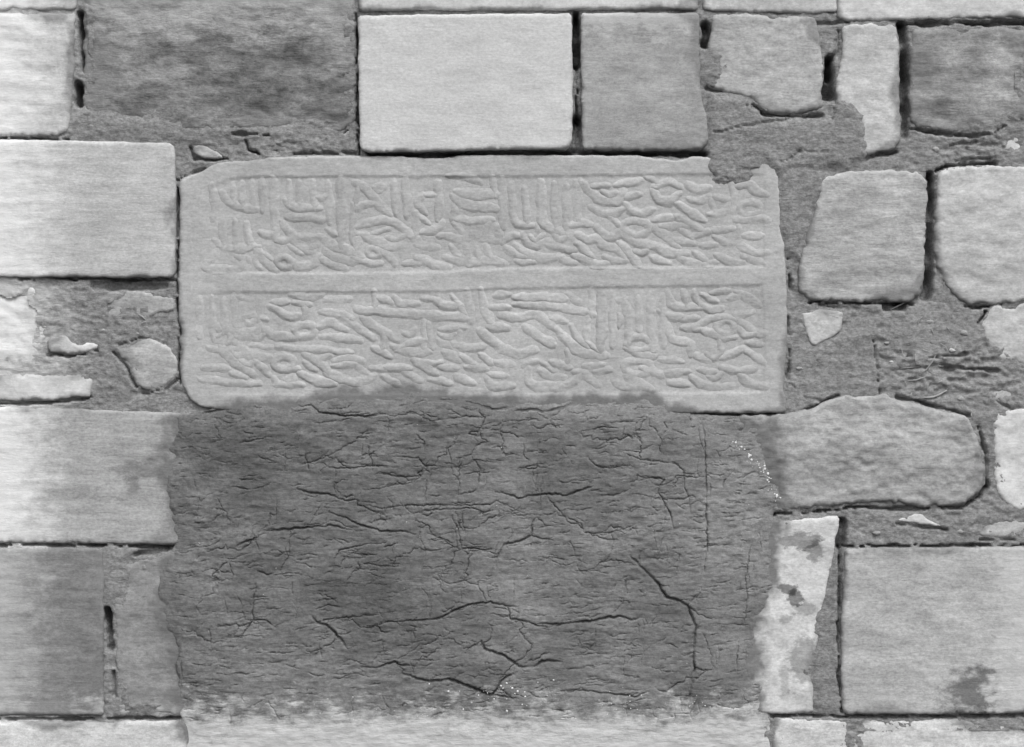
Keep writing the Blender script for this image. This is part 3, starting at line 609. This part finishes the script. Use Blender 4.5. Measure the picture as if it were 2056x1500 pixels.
c(2.4, (1078, 1252), (1128, 1252), (1182, 1246), (1222, 1239), (1243, 1237), (1268, 1244), (1286, 1239)); c(1.2, (660, 1248), (682, 1241), (725, 1237))
c(3.0, (966, 1288), (973, 1302), (1006, 1313), (1027, 1325), (1042, 1338), (1074, 1338), (1088, 1325), (1128, 1327)); c(1.2, (966, 1288), (944, 1298), (930, 1313))
c(2.4, (728, 1338), (761, 1340), (775, 1333), (793, 1329), (808, 1336), (822, 1336)); c(3.0, (811, 1352), (840, 1363), (876, 1367), (898, 1363), (926, 1370), (948, 1379), (970, 1388), (988, 1394), (998, 1381), (1006, 1367), (1020, 1354), (1038, 1351)); c(1.6, (988, 1394), (1040, 1401))
c(2.0, (1135, 1385), (1171, 1385), (1207, 1390), (1250, 1394), (1279, 1399), (1301, 1388)); c(2.0, (475, 1097), (497, 1086), (522, 1077)); c(2.2, (522, 1066), (576, 1063), (612, 1059), (666, 1055), (706, 1064))
c(2.0, (598, 982), (619, 989), (659, 992), (677, 1000)); c(1.4, (468, 976), (482, 980), (504, 982)); c(1.4, (518, 1144), (536, 1153), (551, 1151))
c(1.6, (515, 1169), (511, 1198), (508, 1230), (511, 1244), (493, 1266), (486, 1279), (461, 1279)); c(1.8, (511, 1244), (533, 1243), (547, 1253)); c(2.8, (623, 1234), (637, 1248), (659, 1255), (673, 1270), (684, 1280), (695, 1298)); c(1.5, (612, 1253), (637, 1248), (670, 1241), (720, 1237))
c(1.2, (482, 890), (515, 883), (547, 876)); c(1.2, (518, 916), (551, 926)); c(1.1, (580, 1083), (583, 1111), (562, 1147)); c(1.2, (1507, 1093), (1500, 1140), (1496, 1162), (1500, 1194), (1498, 1219)); c(1.2, (1482, 1284), (1478, 1349)); c(1.2, (1399, 1344), (1428, 1344))
c(2.2, (405, 830), (440, 824), (470, 816), (500, 806)); c(1.0, (1300, 836), (1275, 870)); c(1.2, (364, 1325), (366, 1360), (362, 1390))
rc = random.Random(11)
for i in range(75):        # long wandering cracks that branch off the big ones or off each other
    base = CR[rc.randrange(len(CR))][2]; x0, y0 = base[rc.randrange(len(base))]
    a = rc.choice([rc.gauss(0, 0.35), math.pi+rc.gauss(0, 0.35), rc.gauss(math.pi/2, 0.5), rc.gauss(-math.pi/2, 0.5)])
    p = [(x0, y0)]; n = rc.randint(6, 15)
    for k in range(n):
        a2 = a + rc.gauss(0, 0.6); l = rc.uniform(5, 14); p.append((p[-1][0]+l*math.cos(a2), p[-1][1]+l*math.sin(a2)*0.8))
    if all(350 < q_[0] < 1545 and 805 < q_[1] < 1425 for q_ in p): c(rc.choice([0.9, 1.0, 1.2, 1.4]), *p)
for i in range(420):       # hairline shrinkage cracks, mostly level
    x0 = rc.uniform(350, 1540); y0 = rc.uniform(815, 1425)
    steep = rc.random() < (0.30 if x0 < 1250 else 0.6)
    a = rc.uniform(-0.35, 0.2) + (math.pi/2 + rc.uniform(-.4, .4) if steep else 0)
    n = rc.randint(2, 5); p = [(x0, y0)]
    for k in range(n):
        aa = a + rc.uniform(-0.55, 0.55); l = rc.uniform(6, 15)
        p.append((p[-1][0]+l*math.cos(aa), p[-1][1]+l*math.sin(aa)))
    w = rc.choice([0.7, 0.7, 0.8, 0.9, 1.2])
    CR.append((w, w*3.2, p))
for i in range(900):       # short level tears left by the float
    x0 = rc.uniform(340, 1545); y0 = rc.uniform(800, 1440); l = rc.uniform(8, 34); a = rc.gauss(-0.03, 0.13)
    CR.append((rc.choice([0.6, 0.7, 0.8, 0.95]), rc.uniform(1.2, 3.2), [(x0, y0), (x0+l*0.5, y0+l*0.5*a+rc.uniform(-1, 1)), (x0+l, y0+l*a)]))
PLS = 3.0
fine = []
lines = []
for (w, dep, pts) in CR:
    if w >= 1.0: w *= 0.82
    q = straight_line(pts, 3.2)
    q = q + np.column_stack([fbm(q[:, 0]*1.0, q[:, 1], 18, 4, 41, gain=.75)*2.4, fbm(q[:, 0]+50, q[:, 1], 18, 4, 42, gain=.75)*2.6])
    lines.append((w, dep, q))
    tng = np.gradient(q, axis=0); tng /= np.maximum(np.hypot(tng[:, 0], tng[:, 1])[:, None], 1e-6)
    nrm = np.column_stack([-tng[:, 1], tng[:, 0]])
    for off in ((0, 1.0, -1.0) if w < 1.3 else (0, 0.8, -0.8, 1.7, -1.7)):
        fine.append(q + nrm*off*w*1.1)
fine = np.concatenate(fine)
# one point per small cell, so that the triangulation stays clean
key = np.floor(fine/0.8).astype(int); _, ui = np.unique(key, axis=0, return_index=True); fine = fine[np.sort(ui)]
ol = straight_line(chaikin(PL, 1), 4.0, closed=True)
ol = ol + np.column_stack([fbm(ol[:, 0], ol[:, 1], 44, 5, 120, gain=.7)*6, fbm(ol[:, 0]+99, ol[:, 1], 44, 5, 121, gain=.7)*4])
xy, f = fill(ol, PLS, extra=fine, seed=8)
x, y = xy[:, 0], xy[:, 1]
e = np.maximum(sdist(x, y, [tuple(p) for p in ol]), 0)
hp = 21.0 + 3.0*fbm(x, y, 330, 3, 131) + 2.2*fbm(x, y, 90, 4, 132, sy=2.0) + 0.9*fbm(x, y, 22, 4, 133, sy=2.4)
rg = 1-np.abs(fbm(x, y, 120, 5, 135, sx=0.8, sy=2.6, gain=.6))
calm = 1-0.8*sstep(1385, 1450, y)
hp = hp + calm*(2.0*np.clip(0.5+1.1*fbm(x, y, 240, 2, 142), 0, 1.4)*(rg**3-0.4) + 1.1*np.clip(0.5+1.1*fbm(x, y, 150, 2, 143), 0, 1.3)*(1-np.abs(fbm(x, y, 36, 4, 138, sx=0.7, sy=2.4)))**3)
tone = 0.34*fbm(x, y, 300, 3, 139) + 0.26*fbm(x, y, 90, 5, 140, sy=1.8, gain=.6) - 0.14*np.exp(-((x-620)/330)**2-((y-1090)/260)**2) + 0.22*sstep(1340, 1480, x) + 0.14*sstep(880, 800, y) + 0.10*sstep(1180, 1330, y)
hp = hp - 2*sstep(1380, 1440, x) - 4*sstep(1400, 1450, y)
edge = np.clip(e/(52+16*fbm(x, y, 60, 2, 134)), 0, 1)**0.6 + 0.22*fbm(x, y, 34, 5, 136, gain=.7)*(e < 60)*(1-e/60); edge = np.clip(edge, 0, 1)
hp = hp*edge + (8.0)*(1-edge)
cd = np.zeros(len(x)); lift = np.zeros(len(x))
for (w, dep, q) in lines:
    x0, y0 = q.min(0)-26; x1, y1 = q.max(0)+26
    m = np.nonzero((x > x0) & (x < x1) & (y > y0) & (y < y1))[0]
    if not len(m): continue
    d, fr = seg_dist(x[m], y[m], q)
    taper = np.minimum(1, 0.25+3.2*np.minimum(fr, 1-fr))*np.clip(0.85+0.75*fbm(x[m], y[m], 40, 3, 137), 0.15, 1.25)
    cd[m] = np.maximum(cd[m], dep*taper*sstep(1.25*w, 0.15*w, d))
    if w >= 1.4:      # curled upper lip of the bigger cracks
        j = np.argmin(np.abs(x[m][:, None]-q[None, ::2, 0]) + 0.3*np.abs(y[m][:, None]-q[None, ::2, 1]), 1)
        above = sstep(2, -4, y[m]-q[::2, 1][j])
        lift[m] = np.maximum(lift[m], above*taper*w*1.2*sstep(20, 1, d))
hp = hp + lift*0.8 - cd
STONES.append([tuple(p) for p in np.array(PL)*1.0])
solid("plaster", xy, hp, f, -12, MATS['plaster'], wall, attrs={"tone": tone}, label="dark grey cracked plaster patch under the carved slab")

# ------------------------------------------------------------------ mortar
GAPS = [ # (half width, depth below, points)
 (8, 60, [(163, 30), (167, 100), (172, 138)]), (8, 60, [(157, 172), (159, 206)]), (4.5, 60, [(-240, 276), (60, 277), (136, 279)]), (4, 60, [(715, 26), (717, 150), (718, 246)]), (2.5, 50, [(718, 246), (721, 308)]),
 (8, 70, [(1157, 26), (1158, 130)]), (5, 40, [(1158, 130), (1158, 240)]), (8, 60, [(1158, 240), (1158, 296)]), (6, 70, [(745, 310), (860, 311), (960, 309), (1140, 306), (1300, 308), (1416, 308)]),
 (10, 70, [(1417, 52), (1419, 88)]), (9, 80, [(1666, 122), (1666, 150)]), (12, 80, [(1664, 150), (1663, 190)]), (9, 60, [(1812, 50), (1817, 130), (1817, 270)]), (6, 60, [(1806, 48), (1900, 46), (2280, 47)]),
 (8, 60, [(1867, 350), (1868, 420), (1865, 500), (1864, 570), (1858, 596)]), (3.5, 60, [(355, 380), (356, 470), (356, 555)]), (6, 60, [(356, 562), (357, 590)]), (3.0, 50, [(356, 600), (361, 660), (359, 720), (361, 770)]), (6, 45, [(357, 362), (380, 350), (410, 341)]),
 (4.5, 60, [(40, 560), (200, 560), (352, 562)]), (9, 22, [(190, 573), (330, 574)]), (3.5, 50, [(-240, 812), (60, 810), (186, 799)]), (4, 60, [(-240, 1093), (200, 1095), (350, 1098)]), (6, 28, [(270, 1114), (345, 1103)]),
 (8, 46, [(214, 1226), (218, 1260), (224, 1300)]), (5, 26, [(228, 1350), (230, 1400)]), (4, 55, [(1408, 832), (1480, 832), (1576, 832)]), (7, 55, [(1540, 1034), (1610, 1030), (1700, 1021)]), (5, 50, [(1700, 1018), (1850, 1022), (1930, 1019), (1968, 998), (1980, 975)]),
 (10, 45, [(1690, 1046), (1687, 1095)]), (4.5, 55, [(1688, 1100), (1684, 1250), (1684, 1360), (1690, 1430)]), (5, 60, [(1625, 607), (1740, 609), (1836, 609)]), (9, 50, [(1780, 616), (1812, 614)]), (4, 26, [(1760, 625), (1756, 680), (1757, 710), (1764, 745), (1768, 790)]),
 (6.5, 30, [(1890, 737), (1940, 740), (2005, 744)]), (5, 24, [(1822, 714), (1870, 718), (1940, 712)]), (4, 20, [(1806, 741), (1860, 738)]), (5, 45, [(1930, 614), (1970, 618), (2010, 609)]), (4, 40, [(1980, 625), (1964, 650)]), (4, 50, [(1696, 1097), (2280, 1094)]),
 (5, 50, [(1700, 1439), (1900, 1439), (2280, 1436)]), (4, 50, [(1550, 1438), (1640, 1438), (1700, 1440)]), (4, 50, [(-240, 1444), (200, 1444), (364, 1442)]), (6, 45, [(1530, 226), (1600, 234), (1648, 231)]), (2.5, 15, [(1428, 268), (1480, 256), (1560, 243), (1600, 236)]),
 (4, 45, [(1738, 317), (1768, 309), (1800, 304)]), (5, 45, [(1880, 344), (1900, 333), (1960, 330), (2000, 330)]), (5, 40, [(1826, 258), (1880, 266), (1950, 276), (1995, 268), (2020, 252)]), (5, 20, [(1900, 292), (1960, 286)]), (4, 18, [(1920, 322), (1990, 318)]),
 (3.5, 40, [(1600, 829), (1650, 812), (1684, 793)]), (5, 40, [(1800, 798), (1850, 808), (1890, 820), (1946, 834)]), (4.5, 35, [(1962, 850), (1980, 910), (1983, 975)]), (3.4, 24, [(228, 708), (254, 738), (274, 778)]), (3.2, 20, [(280, 792), (330, 782), (358, 762)]), (2.6, 16, [(238, 694), (280, 679), (338, 690)]),
 (4, 40, [(96, 712), (150, 714), (196, 704)]), (4, 34, [(388, 318), (420, 321), (456, 318)]), (4, 34, [(384, 296), (386, 312)]), (5, 40, [(470, 268), (540, 271)]), (4, 36, [(496, 282), (497, 300), (520, 308)]), (4, 34, [(590, 308), (680, 307), (712, 308)]),
 (6, 34, [(692, 268), (700, 262)]), (5, 30, [(1420, 178), (1470, 184), (1500, 200), (1530, 222)]), (3, 14, [(1500, 212), (1560, 238)]), (3, 12, [(1460, 340), (1530, 342)]), (3, 12, [(1430, 355), (1480, 362)]), (2, 10, [(1605, 305), (1640, 304), (1690, 306)]), (2, 10, [(1570, 325), (1600, 310), (1606, 300)]),
 (7, 26, [(1583, 520), (1586, 575)]), (5, 24, [(1580, 640), (1586, 700), (1582, 760)]), (3, 14, [(1585, 770), (1620, 800), (1650, 805)]), (5, 22, [(1900, 1064), (1850, 1060), (1800, 1052)]), (5, 22, [(1970, 1084), (2050, 1084)]), (5, 30, [(1646, 612), (1720, 620)]), (3, 12, [(2040, 830), (1996, 800)]),
 (2.2, 14, [(1678, 196), (1676, 225), (1670, 242)]), (5, 30, [(1684, 62), (1684, 100), (1672, 116)]), (4, 24, [(1640, 47), (1690, 46), (1730, 38)]), (7, 40, [(28, 655), (38, 662)]),
]
SMEAR = [ # mortar spread over the stones: (height, polygon)
 (18.5, [(1424, 186), (1500, 198), (1548, 238), (1650, 242), (1672, 236), (1682, 200), (1712, 206), (1736, 256), (1736, 312), (1700, 330), (1650, 335), (1600, 340), (1566, 345), (1530, 330), (1510, 352), (1486, 372), (1440, 366), (1420, 345), (1426, 300), (1424, 250)]),
 (16.5, [(1560, 350), (1580, 340), (1640, 338), (1656, 350), (1650, 392), (1628, 432), (1616, 470), (1606, 520), (1582, 510), (1566, 450), (1562, 400)]),
 (15, [(1420, 92), (1436, 96), (1456, 112), (1440, 150), (1424, 174), (1408, 160), (1410, 110)]),
 (13, [(150, 216), (240, 238), (330, 246), (420, 252), (520, 258), (600, 262), (590, 276), (380, 290), (360, 286), (150, 278), (140, 250)]),
 (13, [(1640, 1180), (1664, 1180), (1686, 1110), (1690, 1430), (1640, 1432), (1634, 1330)]),
 (12, [(212, 1104), (258, 1108), (240, 1140), (228, 1200), (214, 1220), (209, 1150)]),
 (11, [(1584, 700), (1640, 700), (1700, 670), (1752, 660), (1752, 700), (1762, 760), (1760, 790), (1690, 788), (1640, 806), (1584, 822)]),
 (8, [(1770, 640), (1900, 610), (1960, 640), (1975, 700), (1900, 706), (1800, 700)]),
]
def mortar_h(x, y, stone_sd=None):
    h = 7.5 + 4.0*fbm(x, y, 120, 5, 201, gain=.58) + 2.0*fbm(x, y, 20, 4, 202, gain=.65)
    rough = np.exp(-((x-1900)/120)**2-((y-710)/80)**2) + 0.7*np.exp(-((x-1960)/70)**2-((y-295)/35)**2) + 0.6*np.exp(-((x-610)/110)**2-((y-290)/22)**2) + 0.35
    h = h + rough*(6.5*(1-2*np.abs(fbm(x, y, 74, 5, 205, sy=2.2, gain=.6))) - 3.0 + 1.8*fbm(x, y, 9, 2, 206))
    for i, (hh, poly) in enumerate(SMEAR):
        p = np.array(poly, float); x0, y0 = p.min(0)-30; x1, y1 = p.max(0)+30
        m = (x > x0) & (x < x1) & (y > y0) & (y < y1)
        if not m.any(): continue
        xx, yy = x[m], y[m]
        sd = sdist(xx, yy, poly) + 7*fbm(xx, yy, 42, 5, 210+i, gain=.65)
        k = sstep(-16, 13, sd)
        h[m] = h[m]*(1-k) + k*(hh + 3.0*fbm(xx, yy, 90, 5, 230, gain=.55) + 1.7*fbm(xx, yy, 18, 4, 231, gain=.65) - 2.2*np.abs(fbm(xx, yy, 60, 4, 232, sy=1.8)))
    for i, (w, dep, pts) in enumerate(GAPS):
        q = np.array(pts, float); x0, y0 = q.min(0)-w*3-8; x1, y1 = q.max(0)+w*3+8
        m = (x > x0) & (x < x1) & (y > y0) & (y < y1)
        if not m.any(): continue
        xx, yy = x[m], y[m]
        d, fr = seg_dist(xx + 2.5*fbm(xx, yy, 24, 3, 250), yy + 2.5*fbm(xx, yy, 24, 3, 251), q)
        fill_ = 0.95 if dep >= 70 or w >= 8 else 0.52
        ww = np.maximum(w*(fill_ + (0.45 if fill_ > .8 else 0.8)*fbm(xx, yy, 56, 3, 252)), 0.05)
        dd = dep*(0.8+0.5*fbm(xx, yy, 60, 2, 253))*(1.0 if fill_ > .8 else 0.62)
        h[m] = h[m] - dd*sstep(1.35*ww, 0.45*ww, d)
    return h
ST = 3.3
gx, gy = np.meshgrid(np.arange(-236, 2292, ST), np.arange(-236, 1742, ST))
ny, nx = gx.shape
hid = np.full(gx.shape, -1e9)
for poly in STONES:
    p = np.array(poly); i0 = max(0, int((p[:, 0].min()+236)/ST)-1); i1 = min(nx, int((p[:, 0].max()+236)/ST)+2); j0 = max(0, int((p[:, 1].min()+236)/ST)-1); j1 = min(ny, int((p[:, 1].max()+236)/ST)+2)
    if i1 <= i0 or j1 <= j0: continue
    sub = sdist(gx[j0:j1, i0:i1], gy[j0:j1, i0:i1], poly)
    hid[j0:j1, i0:i1] = np.maximum(hid[j0:j1, i0:i1], sub)
for hh_, poly in SMEAR:
    p = np.array(poly); m = (gx > p[:, 0].min()-30) & (gx < p[:, 0].max()+30) & (gy > p[:, 1].min()-30) & (gy < p[:, 1].max()+30)
    sd = np.full(gx.shape, -1e9); sd[m] = sdist(gx[m], gy[m], poly)
    hid = np.where(sd > -26, -1, hid)
keep = hid < 24
hm = np.zeros(gx.shape); hm[keep] = mortar_h(gx[keep].copy(), gy[keep].copy())
cell = keep[:-1, :-1] & keep[1:, :-1] & keep[:-1, 1:] & keep[1:, 1:]
idx = np.arange(nx*ny).reshape(ny, nx)
q = np.stack([idx[:-1, :-1], idx[1:, :-1], idx[1:, 1:], idx[:-1, 1:]], -1)[cell]
used = np.unique(q); mp = np.full(nx*ny, -1); mp[used] = np.arange(len(used))
build("mortar", np.column_stack([gx.ravel()[used], gy.ravel()[used], hm.ravel()[used]]), [tuple(r_) for r_ in mp[q]], MATS['mortar'], wall)
# rubble core behind the face
P = [(a, b, h_) for h_ in (-95, -420) for a, b in ((-238, -238), (2288, -238), (2288, 750+ZC*1000), (-238, 750+ZC*1000))]
build("core", P, [(0, 3, 2, 1), (4, 5, 6, 7), (0, 1, 5, 4), (1, 2, 6, 5), (2, 3, 7, 6), (3, 0, 4, 7)], MATS['mortar'], wall, flat_from=0)

# ------------------------------------------------------------------ straw in the mud mortar and small white crumbs on the plaster
STRAW = [([(1843, 651), (1852, 635)], 1.2), ([(1870, 660), (1874, 672)], 1.2), ([(1888, 689), (1906, 710)], 1.1), ([(1914, 705), (1919, 695)], 1.4), ([(1878, 714), (1870, 728), (1856, 746)], 1.6), ([(1809, 739), (1856, 736), (1896, 735)], 1.2),
         ([(1820, 764), (1856, 757)], 1.4), ([(1851, 799), (1901, 784)], 2.4), ([(1827, 797), (1831, 788)], 1.4), ([(1860, 782), (1863, 768)], 1.5), ([(1838, 710), (1838, 728)], 1.2), ([(1816, 764), (1820, 776)], 1.1),
         ([(1896, 566), (1896, 577)], 1.2), ([(1788, 622), (1838, 597), (1849, 586)], 1.3), ([(1950, 829), (1953, 840)], 1.5), ([(277, 631), (292, 642)], 1.3), ([(346, 646), (356, 635)], 1.6), ([(282, 650), (294, 645)], 1.2),
         ([(1875, 650), (1882, 640)], 1.0), ([(1866, 745), (1884, 752)], 1.0), ([(1850, 700), (1866, 706)], 1.0), ([(1880, 772), (1892, 764)], 1.1), ([(1925, 760), (1940, 752)], 1.1), ([(1810, 700), (1814, 716)], 1.0), ([(1900, 655), (1909, 668)], 1.0)]
for pts, w in STRAW:
    a_, b_ = np.array(pts[0], float), np.array(pts[-1], float)
    if len(pts) == 2: pts = [tuple(a_), tuple((a_+b_)/2 + np.array([-(b_-a_)[1], (b_-a_)[0]])*random.uniform(-.12, .12)), tuple(b_)]
    q = smooth_line(pts, 4.0)
    h0 = mortar_h(q[:, 0].copy(), q[:, 1].copy())
    h0 = np.linspace(max(h0[0], -2), max(h0[-1], -2), len(q))*0.5 + np.maximum(h0, np.median(h0))*0.5 + 2.2
    tg = np.gradient(q, axis=0); tg /= np.hypot(tg[:, 0], tg[:, 1])[:, None]; nr = np.column_stack([-tg[:, 1], tg[:, 0]])
    P = []; F = []
    for i in range(len(q)):
        ww = 0.72*w*(0.55+0.6*min(1, 4*min(i, len(q)-1-i)/len(q)))
        for k in range(6):
            a = k*math.pi/3
            P.append((q[i, 0]+nr[i, 0]*ww*math.cos(a), q[i, 1]+nr[i, 1]*ww*math.cos(a), h0[i]+ww*0.8*math.sin(a)))
    for i in range(len(q)-1):
        for k in range(6): F.append((i*6+k, i*6+(k+1) % 6, (i+1)*6+(k+1) % 6, (i+1)*6+k))
    F.append(tuple(range(5, -1, -1))); F.append(tuple((len(q)-1)*6+k for k in range(6)))
    build("straw", P, F, MATS['straw'], wall)

pts_front = {}
KX, KY = np.floor(xy[:, 0]/6).astype(int), np.floor(xy[:, 1]/6).astype(int)
for a, b, h_ in zip(KX, KY, hp): pts_front[(a, b)] = max(pts_front.get((a, b), -99), h_)
rs = random.Random(3); P = []; F = []
def crumb(px, py, r_):
    k = (int(px//6), int(py//6))
    if k not in pts_front: return
    h_ = pts_front[k]; b = len(P); n = 6
    for i in range(n):
        a = 2*math.pi*i/n; rr = r_*rs.uniform(.7, 1.3); P.append((px+rr*math.cos(a), py+rr*math.sin(a), h_-0.8))
    for i in range(n):
        a = 2*math.pi*i/n; rr = r_*rs.uniform(.4, .7); P.append((px+rr*math.cos(a), py+rr*math.sin(a), h_+r_*0.35))
    for i in range(n): F.append((b+i, b+n+i, b+n+(i+1) % n, b+(i+1) % n))
    F.append(tuple(b+n+i for i in range(n-1, -1, -1)))
trail = smooth_line([(1464, 886), (1490, 900), (1508, 922), (1530, 940), (1548, 960), (1556, 990), (1566, 1000)], 1.0)
for i in range(60):
    t_ = trail[rs.randrange(len(trail))]; crumb(t_[0]+rs.gauss(0, 5), t_[1]+rs.gauss(0, 5), rs.choice([.8, 1.0, 1.4, 2.0, 2.8]))
for i in range(34): crumb(rs.gauss(1035, 70), rs.gauss(1392, 16), rs.choice([.8, 1.2, 1.8, 2.4]))
for i in range(30): crumb(rs.uniform(1180, 1420), rs.gauss(1410, 18), rs.choice([.7, .9, 1.2]))
for i in range(25): crumb(rs.uniform(560, 900), rs.gauss(1425, 10), rs.choice([.7, .9, 1.2]))
for i in range(25): crumb(rs.uniform(380, 1540), rs.uniform(830, 1420), rs.choice([.6, .7, .9]))
build("white_specks", P, F, MATS['specks'], wall, kind="stuff", flat_from=0)
